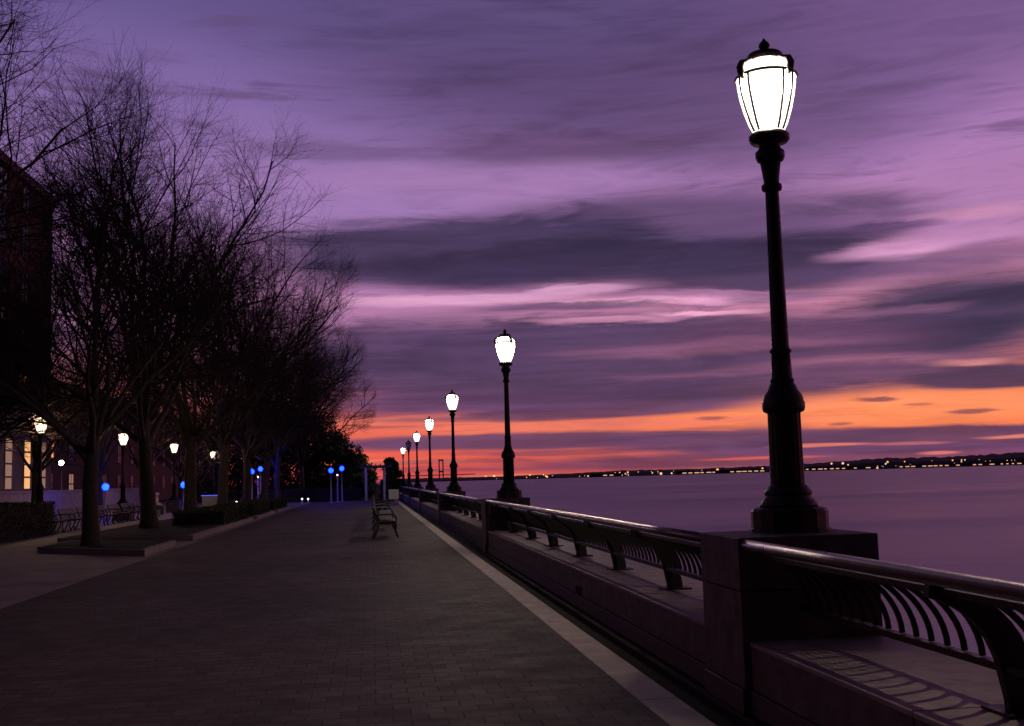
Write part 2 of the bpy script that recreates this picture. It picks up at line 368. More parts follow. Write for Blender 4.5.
CLOUDS = [
 (600, 60, 250, 85, S(82, 62, 102), .92, .6), (880, 110, 80, 40, S(142, 104, 164), .5, .7), (420, 150, 60, 14, S(140, 108, 168), .5, .6), (470, 20, 240, 40, S(82, 68, 112), .55, .6), (760, 110, 150, 60, S(88, 66, 104), .65, .6),
 (950, 20, 170, 60, S(96, 72, 116), .6, .7), (540, 145, 140, 18, S(94, 66, 104), .75, .5), (330, 152, 80, 9, S(104, 78, 120), .6, .5),
 (300, 200, 160, 30, S(150, 116, 172), .6, .7), (960, 200, 110, 34, S(166, 118, 168), .7, .7), (480, 180, 160, 20, S(160, 118, 170), .6, .6),
 (860, 218, 90, 16, S(92, 66, 106), .7, .6), (660, 220, 190, 30, S(80, 60, 96), .85, .45), (480, 252, 220, 38, S(62, 48, 80), .96, .25), (760, 262, 150, 34, S(66, 50, 82), .94, .35),
 (600, 262, 260, 22, S(54, 41, 71), .9, .45), (940, 262, 130, 14, S(86, 62, 102), .6, .6), (910, 249, 65, 8, S(204, 144, 186), .85, .5, 1.0), (980, 236, 70, 7, S(186, 130, 176), .7, .6, 1.0), (1000, 212, 60, 5, S(196, 134, 168), .6, .6, 1.0), (900, 228, 50, 5, S(84, 60, 100), .7, .5, 1.0),
 (640, 365, 430, 44, S(82, 56, 92), .94, .35), (430, 352, 130, 30, S(76, 54, 90), .9, .4), (600, 332, 110, 12, S(74, 54, 88), .85, .5),
 (450, 303, 110, 7, S(214, 156, 192), .85, .45, 1.3), (575, 291, 45, 6, S(214, 156, 194), .8, .5, 1.3), (640, 305, 105, 4, S(222, 156, 188), .95, .4, 1.2), (690, 317, 60, 3.2, S(224, 156, 186), .95, .4, 1.2), (600, 325, 65, 3, S(204, 136, 172), .75, .5, 1.2), (720, 303, 70, 3, S(200, 138, 178), .7, .5, 1.2), (560, 312, 90, 5, S(92, 64, 100), .8, .5, 1.2), (660, 296, 60, 4, S(98, 68, 106), .6, .5, 1.2),
 (700, 296, 80, 4, S(186, 126, 170), .6, .5, .9), (760, 300, 60, 5, S(120, 82, 122), .6, .5),
 (960, 312, 130, 34, S(60, 47, 78), .95, .4), (900, 342, 85, 10, S(56, 44, 74), .92, .4), (985, 300, 70, 9, S(54, 42, 72), .9, .4), (940, 325, 90, 6, S(54, 42, 72), .85, .4, .9), (900, 312, 60, 4, S(128, 84, 118), .6, .5, 1.0), (780, 345, 130, 26, S(98, 62, 98), .8, .6),
 (600, 372, 190, 22, S(76, 54, 88), .8, .5), (720, 350, 120, 5, S(150, 92, 122), .5, .6, .9), (860, 362, 110, 5, S(156, 96, 122), .55, .6, .9), (640, 348, 90, 3, S(140, 88, 122), .45, .6, .9), (700, 375, 90, 4, S(138, 84, 116), .45, .6, .9),
 (640, 396, 200, 17, S(82, 56, 92), .93, .35), (640, 409, 170, 7, S(96, 60, 92), .9, .35, .9), (790, 384, 55, 10, S(92, 58, 88), .9, .35), (850, 372, 80, 9, S(98, 62, 94), .85, .4), (470, 402, 160, 12, S(90, 58, 96), .88, .4),
 (910, 407, 180, 16, S(248, 138, 92), .75, .5, .6), (600, 424, 190, 5, S(226, 116, 98), .7, .5, .8), (520, 417, 130, 4, S(112, 66, 96), .8, .5, 1.2), (430, 462, 90, 3, S(130, 62, 80), .6, .5, 1.2), (560, 452, 110, 3, S(118, 62, 88), .7, .5, 1.2), (480, 470, 70, 2, S(140, 60, 74), .6, .5, 1.2), (960, 361, 34, 3, S(214, 134, 132), .7, .7, 1.6),
 (985, 376, 100, 11, S(80, 54, 84), .97, .25), (1060, 428, 70, 6, S(90, 58, 88), .9, .4), (880, 399, 24, 3, S(110, 62, 78), .85, .4), (962, 411, 22, 3, S(110, 62, 78), .8, .4), (840, 424, 12, 2, S(120, 66, 78), .7, .5), (915, 404, 16, 2, S(150, 84, 84), .7, .5), (720, 418, 16, 2.5, S(120, 64, 80), .7, .5), (690, 434, 22, 2, S(140, 76, 84), .6, .5),
 (520, 441, 210, 9, S(92, 60, 94), .95, .25, .3), (740, 440, 150, 11, S(94, 60, 92), .95, .25, .3), (900, 441, 250, 12, S(96, 62, 94), .96, .2, .25), (820, 456, 330, 10, S(96, 60, 94), .88, .4, .4),
 (640, 463, 110, 4, S(120, 62, 84), .6, .6), (820, 446, 45, 1.6, S(236, 128, 112), .8, .5, .5), (905, 444, 34, 1.4, S(190, 104, 108), .7, .5, .5), (935, 453, 16, 1.6, S(226, 120, 112), .8, .5, .5), (760, 458, 60, 1.4, S(224, 96, 88), .75, .5, .5), (1010, 437, 40, 1.6, S(236, 130, 104), .7, .5, .5),
]
build_sky()

# ------------------------------------------------------------------ setting
def sheet(name, x0, x1, y0, y1, z, mat):
    return struct(MB().quad([(x0, y0, z), (x1, y0, z), (x1, y1, z), (x0, y1, z)]).build(name, mat))
LAND_X = 3.62
sheet('ground', -6000, LAND_X, -60, 9000, -.02, M['soil'])
sheet('promenade', -5.1, 1.856, -14, 96, 0.0, M['paving'])
sheet('walkway', -30, -5.104, -14, 130, -.004, M['slabs'])
kb = MB()
y = -14.0
rnd = random.Random(4)
while y < 110:
    kb.box(1.86, 2.14, y+.007, y+1.82-.007, -.05, .006+rnd.uniform(0, .003)); y += 1.82
struct(kb.build('kerb_strip', M['kerb'], bevel=.003))
sheet('gutter', 2.15, 2.62, -14, 110, -.008, M['soil'])
WZ = -2.6
struct(MB().quad([(LAND_X, -200, WZ), (9000, -200, WZ), (9000, 9000, WZ), (LAND_X, 9000, WZ)]).build('water', M['water']))
struct(MB().box(LAND_X, LAND_X+.25, -14, 2500, WZ-2, -.03).build('quay_wall', M['plinth_stone']))

# far shore: a low ridge of land across the bay
def far_shore():
    rnd = random.Random(8); mb = MB(); D = 2500
    cols = []
    pts = [(380, 7), (430, 7), (500, 6), (560, 8), (620, 13), (700, 12), (780, 15), (830, 20), (880, 27), (950, 25), (1010, 31), (1080, 34), (1250, 30), (1500, 20)]
    px = 380.0
    while px < 1500:
        for (a, ha), (b, hb) in zip(pts, pts[1:]):
            if a <= px <= b: h = ha+(hb-ha)*(px-a)/(b-a)
        h *= rnd.uniform(.90, 1.06)*.92
        dd = ray(px, 478); k = D/dd.y
        x, yy = dd.x*k, D
        cols.append([(x, yy, WZ-1), (x*1.002, yy*1.002, WZ+2), (x*1.02, yy*1.02, h*.55), (x*1.06, yy*1.06, h), (x*1.3, yy*1.3, h*.8), (x*1.5, yy*1.5, WZ-2)])
        px += 3.5
    b0 = 0
    for c in cols: mb.v += c
    n = 6
    for i in range(len(cols)-1):
        for k in range(n-1):
            mb.f.append((i*n+k, (i+1)*n+k, (i+1)*n+k+1, i*n+k+1)); mb.sm.append(False)
    struct(mb.build('far_shore', M['land']))
far_shore()
def shore_point(px, up, D=2500, depth=1.0):
    d = ray(px, 478); k = D*depth/d.y
    return Vector((d.x*k, D*depth, WZ+up*depth))
# lights along the far shore
def shore_lights():
    rnd = random.Random(21)
    proto = {}
    for key, r in (('shore_amber', 2.6), ('shore_white', 2.3)):
        b = MB(); b.lathe([(.02, -r), (r*.8, -r*.55), (r, 0), (r*.8, r*.55), (.02, r)], 10); proto[key] = b
    spots = []
    for px in (487, 494, 519, 526, 540, 547, 588, 596, 601, 612, 619, 623, 629, 642, 657, 662, 668, 690, 706, 712, 718, 733, 745, 752): spots.append(px)
    for px in (833, 847, 861, 875, 878, 883, 889, 905, 913, 921, 926, 934, 953, 957, 961, 966, 978, 991, 1004, 1016): spots.append(px)
    spots += [484+rnd.random()*280 for _ in range(26)]+[808+rnd.random()*215 for _ in range(30)]
    made = {}
    for i, px in enumerate(spots):
        key = 'shore_white' if rnd.random() < .4 else 'shore_amber'
        up = rnd.choice((3, 4, 6, 9)) if px < 800 else rnd.choice((3, 5, 7, 12, 16))
        p = shore_point(px+rnd.uniform(-4, 4), up, 2470)
        if key not in made: o = proto[key].build('shore_light', M[key]); made[key] = o
        else: o = made[key].copy(); C.objects.link(o)
        o.location = p; s = rnd.choice((.3, .35, .45, .6, .7, .9, 1.2)); o.scale = (s, s, s)
        tag(o, ('amber' if key == 'shore_amber' else 'whitish')+' point of light along the far shore across the water', 'light', 'amber lights on the far shore' if key == 'shore_amber' else 'whitish lights on the far shore')
    # brighter pairs low on the left
    made2 = None
    # long lit quay sheds
    def shed(px0, px1, up0, up1, label):
        a = shore_point(px0, 0, 2460); b = shore_point(px1, 0, 2460)
        t = thing('waterfront_building', label, 'building', (a.x, a.y, WZ-.5), group='lit buildings on the far waterfront')
        w = b.x-a.x; h = up1+.5
        MB().box(0, w, 0, 25, 0, h).build('wall', M['far_build'], t)
        MB().box(-1, w+1, -1, 26, h, h+1.0).build('roof', M['far_steel'], t)
        n = max(2, int(w/14)); rnd2 = random.Random(int(px0))
        for k in range(n):
            if rnd2.random() < .3: continue
            x0 = w*(k+.08)/n; x1 = w*(k+.08+rnd2.uniform(.4, .85))/n
            MB().box(x0, x1, -.4, .2, up0+.5, up0+2.6).build('window', M['shore_band'], t)
    shed(590, 622, 2.5, 7, 'low lit waterfront building left of the long terminal on the far shore')
    shed(676, 766, 2.5, 7, 'long lit terminal just left of the big lamp post on the far shore')
    shed(806, 872, 3, 8, 'lit waterfront block just right of the big lamp post on the far shore')
    shed(900, 1040, 3, 8, 'long lit waterfront block at the right end of the far shore')
shore_lights()
def bridge_tower():
    d = ray(441.3, 478); k = 5200/d.y
    t = thing('bridge_tower', 'distant twin legged suspension bridge tower against the red sky', 'bridge tower', (d.x*k, 5200, WZ))
    for s in (-1, 1): MB().box(s*9-2.6, s*9+2.6, -4, 4, 0, 100).build('leg', M['far_steel'], t)
    for z in (38, 92): MB().box(-6.39, 6.39, -3, 3, z, z+7).build('crossbeam', M['far_steel'], t)
    MB().box(-160, 160, -10, -4.2, 24, 28).build('deck', M['far_steel'], t)
bridge_tower()

# ------------------------------------------------------------------ seawall, piers, railings, lamps
P0, STEP, HALF, TOPZ, LEDGE = 7.72, 16.9, .44, 1.15, .46
PIERY = [P0+STEP*k for k in range(7)]
def pier(i, y):
    t = thing('stone_pier', '%s granite pier in the seawall, under the %s waterside lamp post' % (ORD[i] if i < 6 else 'farthest', ORD[i]), 'pier', (0, y, 0), group='granite piers along the seawall')
    MB().box(2.45, 3.45, -HALF, HALF, .795, TOPZ).build('top_block', M['granite'], t, .008)
    MB().box(2.453, 3.447, -HALF+.003, HALF-.003, .15, .789).build('lower_block', M['granite'], t, .006)
    MB().box(2.435, 3.59, -HALF, HALF, -.05, .146).build('plinth', M['plinth_stone'], t, .008)
    return t
def wall(i, y0, y1):
    names = ['nearest bay, running towards the camera', 'bay between the two nearest lamp posts', 'bay between the second and third lamp posts', 'bay between the third and fourth lamp posts',
             'bay between the fourth and fifth lamp posts', 'bay between the fifth and sixth lamp posts', 'farthest bay, before the farthest lamp post']
    t = thing('seawall', 'low granite seawall with pale coping, '+names[i], 'wall', (0, y0, 0), group='seawall bays between the piers')
    L = y1-y0
    n = max(1, round(L/2.25)); s = L/n
    b = MB(); c = MB()
    for k in range(n): b.box(2.50, 3.58, k*s+.006, (k+1)*s-.006, .148, LEDGE-.034)
    rnd = random.Random(i)
    for k in range(n):
        c.box(2.494, 3.60, k*s+.004, (k+1)*s-.004, LEDGE-.032, LEDGE+rnd.uniform(-.002, .002))
    b.build('wall_face', M['granite'], t, .006); c.build('coping', M['coping'], t, .006)
    MB().box(2.485, 3.60, .0, L, -.05, .144).build('plinth', M['plinth_stone'], t, .006)
    if i == 1:
        MB().box(2.488, 2.5, 5.2, 5.5, .16, .25).build('dark_drain_plate', M['soil'], t)  # flat dark plate, the shade inside a drain hole put into its colour
    return t
NP = 7
def curve_pts(x0, z0, x1, z1, a0, a1, n):
    out = []
    for k in range(n+1):
        a = a0+(a1-a0)*k/n
        out.append((x0+(x1-x0)*math.sin(a), z1+(z0-z1)*math.cos(a)))
    return out
BAL = curve_pts(2.45, 1.06, 2.895, .675, math.radians(24), math.radians(88), 9)
PST = curve_pts(2.44, 1.04, 2.93, .62, math.radians(10), math.radians(84), 9)+[(2.955, .53), (2.96, .46)]
def baluster(mb, y):
    poly = []
    for k, (x, z) in enumerate(BAL):
        a = BAL[max(k-1, 0)]; b = BAL[min(k+1, len(BAL)-1)]
        tx, tz = b[0]-a[0], b[1]-a[1]; l = math.hypot(tx, tz); poly.append((x, z, -tz/l, tx/l))
    h = .013
    mb.extrude_strip(poly, h, y-.010, y+.010)
def _strip(s, poly, h, y0, y1, hs=None):
    b = len(s.v); n = len(poly)
    for k, (x, z, nx, nz) in enumerate(poly):
        q = hs[k] if hs else h
        s.v += [(x-nx*q, y0, z-nz*q), (x+nx*q, y0, z+nz*q), (x+nx*q, y1, z+nz*q), (x-nx*q, y1, z-nz*q)]
    for k in range(n-1):
        for i in range(4):
            j = (i+1) % 4; s.f.append((b+k*4+i, b+k*4+j, b+k*4+4+j, b+k*4+4+i)); s.sm.append(False)
    s.f.append((b, b+1, b+2, b+3)); s.f.append((b+4*n-4, b+4*n-1, b+4*n-2, b+4*n-3)); s.sm += [False, False]
MB.extrude_strip = _strip
def post_mesh():
    poly = []
    for k, (x, z) in enumerate(PST):
        a = PST[max(k-1, 0)]; b = PST[min(k+1, len(PST)-1)]
        tx, tz = b[0]-a[0], b[1]-a[1]; l = math.hypot(tx, tz); poly.append((x, z, -tz/l, tx/l))
    hs = [.035+.04*min(1, 1.6*k/(len(PST)-1)) for k in range(len(PST))]
    m = MB(); m.extrude_strip(poly, 0, -.028, .028, hs); return m
_bal = None; _post = None; _foot = None
def railing(i, y0, y1, detail, ymin=-99):
    global _bal, _post, _foot
    names = ['nearest span, cut by the right edge of the photo', 'span between the two nearest lamp posts', 'span between the second and third lamp posts', 'span between the third and fourth lamp posts',
             'span between the fourth and fifth lamp posts', 'span between the fifth and sixth lamp posts', 'farthest span, ending at the farthest lamp post']
    t = thing('railing', 'curved metal railing, '+names[i], 'railing', (0, y0, LEDGE), group='railing spans on the seawall')
    dz = -LEDGE; L = y1-y0
    n = max(4, int(L/1.5))
    MB().tube([(2.50, L*k/n, 1.102+dz) for k in range(n+1)], .038, 16).build('handrail', M['rail'], t)
    MB().box(2.585, 2.635, .01, L-.01, 1.005+dz, 1.04+dz).build('top_bar', M['iron'], t, .004)
    MB().box(2.865, 2.925, .01, L-.01, .645+dz, .682+dz).build('bottom_bar', M['iron'], t, .004)
    gap = 2.45; posts = []
    y = y1-2.41 if i == 0 else y0+2.62
    while y0+.3 < y < y1-.3:
        if y > ymin: posts.append(y)
        y += -gap if i == 0 else gap
    for y in posts:
        if _post is None:
            p = _post = post_mesh().build('post', M['iron'], t, .004); p.location = (0, y-y0, dz)
            f = _foot = MB().box(2.82, 3.10, -.12, .12, LEDGE+.0025, LEDGE+.016).build('foot_plate', M['iron'], p)
        else:
            p = _post.copy(); C.objects.link(p); p.parent = t; p.location = (0, y-y0, dz)
            f = _foot.copy(); C.objects.link(f); f.parent = p
    ys = []; q = y1-.10
    while q > max(y0+.05, ymin):
        if all(abs(q-p) > .06 for p in posts): ys.append(q)
        q -= .162
    if detail:
        for q in ys:
            if _bal is None:
                m = MB(); baluster(m, 0); b = _bal = m.build('baluster', M['iron'], t)
            else:
                b = _bal.copy(); C.objects.link(b); b.parent = t
            b.location = (0, q-y0, dz)
    else:
        m = MB()
        for q in ys: baluster(m, q-y0)
        b = m.build('baluster_infill', M['iron'], t); b.location = (0, 0, dz)
    return t
for i, y in enumerate(PIERY): pier(i, y)
wall(0, -13, PIERY[0]-HALF-.003); railing(0, -12.9, PIERY[0]-HALF, True, 2.2)
for i in range(1, 7):
    wall(i, PIERY[i-1]+HALF+.003, PIERY[i]-HALF-.003)
    railing(i, PIERY[i-1]+HALF, PIERY[i]-HALF, True)

def lamp_post(label, loc, glass, group, scale=1.0, low=False, power=400, tint=(1, .78, .62)):
    t = thing('street_lamp', label, 'street lamp', loc, group=group, scale=scale)
    N = 12 if low else 28
    ap = PI/8
    MB().lathe([(.298, 0), (.298, .02), (.285, .03), (.285, .15), (.272, .17), (.24, .178)], 16, flat=True, rot=ap).build('base', M['iron'], t)
    MB().lathe([(.215, .179), (.215, .20), (.20, .225), (.165, .26), (.178, .275), (.178, .295), (.165, .31), (.15, .33), (.132, .345)], N).build('base_moulding', M['iron'], t)
    d = MB()
    if low: d.lathe([(.128, .33), (.124, .88), (.135, .905)], N)
    else:
        b = len(d.v); nf = 96; prof = [(.128, .335), (.125, .60), (.123, .88), (.130, .90)]
        for r, z in prof:
            for k in range(nf):
                a = 2*PI*k/nf; rr = r*(1-.05*(abs(math.sin(a*8))**.6 < .35)); d.v.append((rr*math.cos(a), rr*math.sin(a), z))
        for q in range(len(prof)-1):
            for k in range(nf):
                j = (k+1) % nf; d.f.append((b+q*nf+k, b+q*nf+j, b+(q+1)*nf+j, b+(q+1)*nf+k)); d.sm.append(False)
    d.build('drum', M['iron'], t)
    MB().lathe([(.13, .89), (.152, .90), (.160, .925), (.160, .965), (.150, .985), (.152, .995), (.138, 1.03), (.115, 1.06), (.10, 1.10), (.09, 1.115), (.086, 1.125)], N).build('shoulder', M['iron'], t)
    MB().lathe([(.082, 1.12), (.090, 1.128), (.090, 1.145), (.080, 1.155), (.070, 1.345), (.082, 1.352), (.082, 1.372), (.068, 1.38), (.066, 1.40), (.052, 2.60), (.052, 2.612), (.074, 2.62), (.080, 2.645), (.074, 2.665), (.058, 2.675), (.062, 2.72), (.082, 2.86)], N).build('shaft', M['iron'], t)
    MB().lathe([(.07, 2.84), (.10, 2.855), (.112, 2.88), (.112, 2.925), (.09, 2.945), (.082, 2.96), (.086, 2.985), (.14, 3.0), (.156, 3.02), (.156, 3.055), (.135, 3.075), (.10, 3.08)], N).build('collar', M['iron'], t)
    prof = [(.118, 3.082), (.150, 3.15), (.186, 3.26), (.212, 3.37), (.226, 3.46), (.228, 3.52)]
    dome = [(.222, 3.53), (.205, 3.575), (.17, 3.625), (.13, 3.65)]
    MB().lathe(prof+dome, N).build('glass_globe', glass, t)
    for k in range(4):
        a0 = math.radians(249+45+90*k)
        for da in (-.2, .2):
            a = a0+da
            MB().tube([((r+.012)*math.cos(a), (r+.012)*math.sin(a), z) for r, z in prof], .009, 6).build('rib', M['iron'], t)
        e = MB(); ca, sa = math.cos(a0), math.sin(a0)
        e.tube([(.232*ca, .232*sa, 3.49), (.262*ca, .262*sa, 3.52), (.268*ca, .268*sa, 3.565), (.250*ca, .250*sa, 3.605), (.205*ca, .205*sa, 3.625), (.15*ca, .15*sa, 3.655)], [.018, .026, .030, .026, .018, .012], 8)
        e.build('scroll', M['iron'], t)
    MB().lathe([(.234, 3.512), (.243, 3.516), (.245, 3.526), (.236, 3.534), (.229, 3.535)], N, cap=False).build('rim', M['iron'], t)
    MB().lathe([(.132, 3.650), (.138, 3.655), (.138, 3.70), (.128, 3.715), (.10, 3.725), (.05, 3.742), (.03, 3.75)], N).build('cap', M['iron'], t)
    MB().lathe([(.02, 3.75), (.036, 3.762), (.045, 3.785), (.036, 3.808), (.022, 3.818), (.018, 3.826), (.006, 3.845)], max(8, N//2)).build('finial', M['iron'], t)
    if glass is not M['lamp_off']:
        MB().lathe([(.03, 3.09), (.035, 3.16), (.065, 3.24), (.075, 3.31), (.06, 3.38), (.02, 3.41)], 12).build('bulb', M['bulb'], t)
        L = bpy.data.lights.new('lamp_light', 'POINT'); L.energy = power; L.color = tint; L.shadow_soft_size = .05
        lo = bpy.data.objects.new('lamp_light', L); C.objects.link(lo); lo.parent = t; lo.location = (0, 0, 3.46)
    return t
lamps = []
for i, y in enumerate(PIERY):
    lit = i != 5
    lab = ORD[i]+(' waterside lamp post, lit, on its granite pier' if lit else ' waterside lamp post, the only unlit one, on its granite pier')
    if i == 0:
        lab = 'tall nearest waterside lamp post with big glowing globe on granite pier at right'
    if i == 0: lamps.append(lamp_post(lab, (3.07, y+.20, TOPZ), M['lamp_white'], 'waterside lamp posts', scale=.985))
    elif i == 1: far_lamp = lamp_post(lab, (3.07, y+.20, TOPZ), M['lamp_white'], 'waterside lamp posts', low=True)
    elif i == 5: lamp_post(lab, (3.07, y+.20, TOPZ), M['lamp_off'], 'waterside lamp posts', low=True)
    else: dup(far_lamp, (3.07, y+.20, TOPZ), 0, lab, 'waterside lamp posts')

# second row of lamps among the trees
warm = None
for i, Y in enumerate((44.5, 58.7, 74, 92)):
    lab = ['large leftmost lit lamp post among trees in front of the brick building', 'lit lamp post between the first and second tree trunks', 'warm lit lamp post just right of the second trunk', 'warm lit lamp post farthest along the left walkway'][i]
    x = x_at((40, 123, 174, 213)[i], Y)
    if warm is None: warm = lamp_post(lab, (x, Y, .75), M['lamp_warm'], 'lamp posts among the trees', low=True, power=320, tint=(1, .62, .38))
    else: dup(warm, (x, Y, .75), 0, lab, 'lamp posts among the trees')
    pl = MB().box(x-.42, x+.42, Y-.42, Y+.42, -.01, .748).build('lamp_plinth', M['granite'], None, .02)
    tag(pl, 'granite plinth under the '+['leftmost lit lamp post among the trees', 'lit lamp post between the first and second trunks', 'warm lamp post just right of the second trunk', 'warm lamp post farthest along the left walkway'][i], 'plinth', 'plinths of the lamp posts among the trees')

# ------------------------------------------------------------------ benches
def bench(label, loc, rz, group):
    t = thing('park_bench', label, 'bench', loc, rz, group)     # along local Y, facing local +X, 2.3 m long
    L = 1.15
    s = MB()
    for k in range(5):
        x = .10+k*.092; z = .44-.012*math.sin(PI*k/4)-(.012 if k == 0 else 0)
        s.box(x, x+.078, -L, L, z, z+.03)
    s.build('seat', M['bench_wood'], t, .005)
    b = MB()
    for k in range(5):
        z = .50+k*.075; x = .055-.034*k
        b.extrude_y([(x, z), (x+.028, z+.005), (x+.006, z+.067), (x-.022, z+.062)], -L, L)
    b.build('backrest', M['bench_wood'], t, .004)
    for yy in (-L+.08, 0, L-.08):
        e = MB()
        e.tube([(-.12, yy, .86), (-.03, yy, .64), (.05, yy, .46), (.06, yy, .40), (.0, yy, .18), (-.10, yy, .0)], [.02, .024, .028, .03, .026, .028], 8)
        e.tube([(.05, yy, .41), (.30, yy, .395), (.50, yy, .41), (.56, yy, .36), (.53, yy, .18), (.60, yy, .0)], [.026, .024, .026, .028, .026, .03], 8)
        if yy: e.tube([(-.02, yy, .645), (.2, yy, .66), (.42, yy, .655), (.53, yy, .62), (.56, yy, .54), (.54, yy, .42)], [.018, .022, .024, .024, .02, .02], 8)
        e.build('end_frame', M['bench_iron'], t)
    return t
proto_bench = None
bl = ['nearest bench on the promenade by the seawall, pale bag on it', 'second bench on the promenade, right behind the nearest one', 'third bench along the promenade by the seawall', 'fourth bench along the promenade by the seawall', 'farthest bench on the promenade by the seawall']
for i, Y in enumerate((32.9, 38.2, 44.0, 50.0, 56.5)):
    if proto_bench is None: proto_bench = bench(bl[0], (.12, Y, 0), 0, 'benches in the row beside the seawall')
    else: dup(proto_bench, (.12, Y, 0), 0, bl[i], 'benches in the row beside the seawall')
bl = ['leftmost slatted bench under the trees, next to the dark hedge', 'second slatted bench from the hedge under the trees', 'third slatted bench from the hedge, behind the first trunk', 'fourth slatted bench from the hedge, right of the first trunk', 'fifth slatted bench from the hedge, between the first two trunks', 'sixth slatted bench from the hedge, between the first two trunks', 'seventh slatted bench from the hedge, behind the second trunk', 'slatted bench farthest from the hedge, holding the seated person']
for i in range(8):
    dup(proto_bench, (-12.3, 44.3+i*2.75, 0), 0, bl[i], 'benches in the row under the trees')
# bag on the nearest bench
def bag():
    t = thing('tote_bag', 'pale bag resting on the seat of the nearest promenade bench', 'bag', (.36, 32.25, .472), .1)
    m = MB(); n = 7
    for k in range(n):
        z = .30*k/(n-1); w = .20*(1-.18*(z/.3)**2)+.01*math.sin(k*2.1); d = .10*(1-.6*z/.3)+.012
        m.v += [(w*c1, d*c2, z) for c1, c2 in ((-1, -.8), (-.5, -1), (0, -1.06), (.5, -1), (1, -.8), (1, .8), (.5, 1), (0, 1.06), (-.5, 1), (-1, .8))]
    for k in range(n-1):
        for i in range(10):
            j = (i+1) % 10; m.f.append((k*10+i, k*10+j, k*10+10+j, k*10+10+i)); m.sm.append(True)
    m.f.append(tuple(reversed(range(10)))); m.f.append(tuple((n-1)*10+i for i in range(10))); m.sm += [False, False]
    m.build('bag_body', M['canvas'], t)
    for s in (-1, 1):
        MB().tube([(-.09, .03*s, .295), (-.08, .035*s, .36), (0, .045*s, .40), (.08, .035*s, .36), (.09, .03*s, .295)], .009, 6).build('handle', M['canvas'], t)
bag()

# ------------------------------------------------------------------ trees
def make_tree_mesh(seed, H=14.0, spread=1.0):
    rnd = random.Random(seed)
    tr, cr = MB(), MB()
    UP = Vector((0, 0, 1))
    def perp(d):
        a = d.cross(Vector((rnd.uniform(-1, 1), rnd.uniform(-1, 1), rnd.uniform(-1, 1))))
        while a.length < .1: a = d.cross(Vector((rnd.uniform(-1, 1), rnd.uniform(-1, 1), rnd.uniform(-1, 1))))
        return a.normalized()
    def grow(p, d, length, r0, level, r1=None):
        seg = {0: 7, 1: 9, 2: 6, 3: 4, 4: 2}[level]
        pts = [p.copy()]; dirs = []; q = p.copy(); dd = d.normalized()
        wob = {0: .03, 1: .10, 2: .15, 3: .20, 4: .22}[level]; trop = {0: .0, 1: .045, 2: .055, 3: .06, 4: .08}[level]
        for k in range(seg):
            dd = (dd+Vector((rnd.gauss(0, wob), rnd.gauss(0, wob), rnd.gauss(0, wob*.8)))+UP*trop).normalized()
            q = q+dd*(length/seg); pts.append(q.copy()); dirs.append(dd.copy())
        end = r1 if r1 is not None else {0: .72, 1: .22, 2: .25, 3: .4, 4: .55}[level]*r0
        rad = [r0+(end-r0)*(k/seg)**.9 for k in range(seg+1)]
        if level == 0: rad = [r0*(1+.55*max(0, 1-k*length/seg/.7)**2) if k*length/seg < .7 else rad[k] for k in range(seg+1)]
        (tr if level <= 1 else cr).tube(pts, rad, {0: 14, 1: 8, 2: 5, 3: 3, 4: 3}[level], cap=level <= 1)
        return pts, dirs, rad
    def inside(p):
        return (p.x/(H*.43))**2+(p.y/(H*.43))**2+((p.z-H*.60)/(H*.42))**2
    def branch(p, d, length, r, level):
        if level > 1 and inside(p) > 1: return
        if level > 0:
            while length > .25 and inside(p+d.normalized()*length+UP*length*.12) > 1.12: length *= .85
        pts, dirs, rad = grow(p, d, length, r, level)
        if level >= 4: return
        seg = len(dirs)
        n = {1: 14, 2: 12, 3: 8}[level]; n += rnd.randint(-1, 1)
        start = {1: .26, 2: .2, 3: .15}[level]
        for k in range(n):
            f = start+(1-start)*(k+rnd.uniform(.2, .9))/n; f = min(f, .985)
            i = min(int(f*seg), seg-1); a = f*seg-i
            pp = pts[i].lerp(pts[i+1], a); rr = rad[i]+(rad[i+1]-rad[i])*a
            ang = math.radians(rnd.uniform(24, 58) if level < 3 else rnd.uniform(22, 60))
            bd = dirs[i]*math.cos(ang)+perp(dirs[i])*math.sin(ang)
            if level == 1 and bd.z < -.1: bd.z = abs(bd.z)*.4
            L = {1: 4.3, 2: 1.9, 3: .72}[level]*rnd.uniform(.6, 1.2)*(1.12-.55*f)*H/14
            branch(pp, bd, L, min(rr*.62, {1: .045, 2: .021, 3: .0125}[level]), level+1)
    # trunk
    th = H*rnd.uniform(.21, .25)
    pts, dirs, rad = grow(Vector((0, 0, -.1)), Vector((rnd.uniform(-.04, .04), rnd.uniform(-.04, .04), 1)), th, .235*H/14, 0)
    nl = rnd.randint(9, 10); a0 = rnd.uniform(0, 6.28)
    for k in range(nl):
        a = a0+k*2.399+rnd.uniform(-.3, .3)
        tilt = math.radians(rnd.uniform(6, 20) if k % 3 == 0 else rnd.uniform(28, 62))*spread
        f = 1-.30*rnd.random()*(k > 1)
        i = min(int(f*len(dirs)), len(dirs)-1); pp = pts[i].lerp(pts[i+1], min(1, f*len(dirs)-i))
        d = Vector((math.sin(tilt)*math.cos(a), math.sin(tilt)*math.sin(a), math.cos(tilt)))
        branch(pp, d, H*rnd.uniform(.60, .74)*(1-.22*(tilt > .75)), rad[i]*rnd.uniform(.40, .58), 1)
    return tr, cr
TREES = []
def place_tree(kind, x, y, rz, s, label, group):
    if TREES[kind][1] is None:
        tr, cr = TREES[kind][0]
        t = thing('bare_tree', label, 'tree', (x, y, 0), rz, group, s)
        tr.build('trunk', M['bark'], t); cr.build('crown', M['twig'], t)
        TREES[kind][1] = t
        return t
    return dup(TREES[kind][1], (x, y, 0), rz, label, group, s)
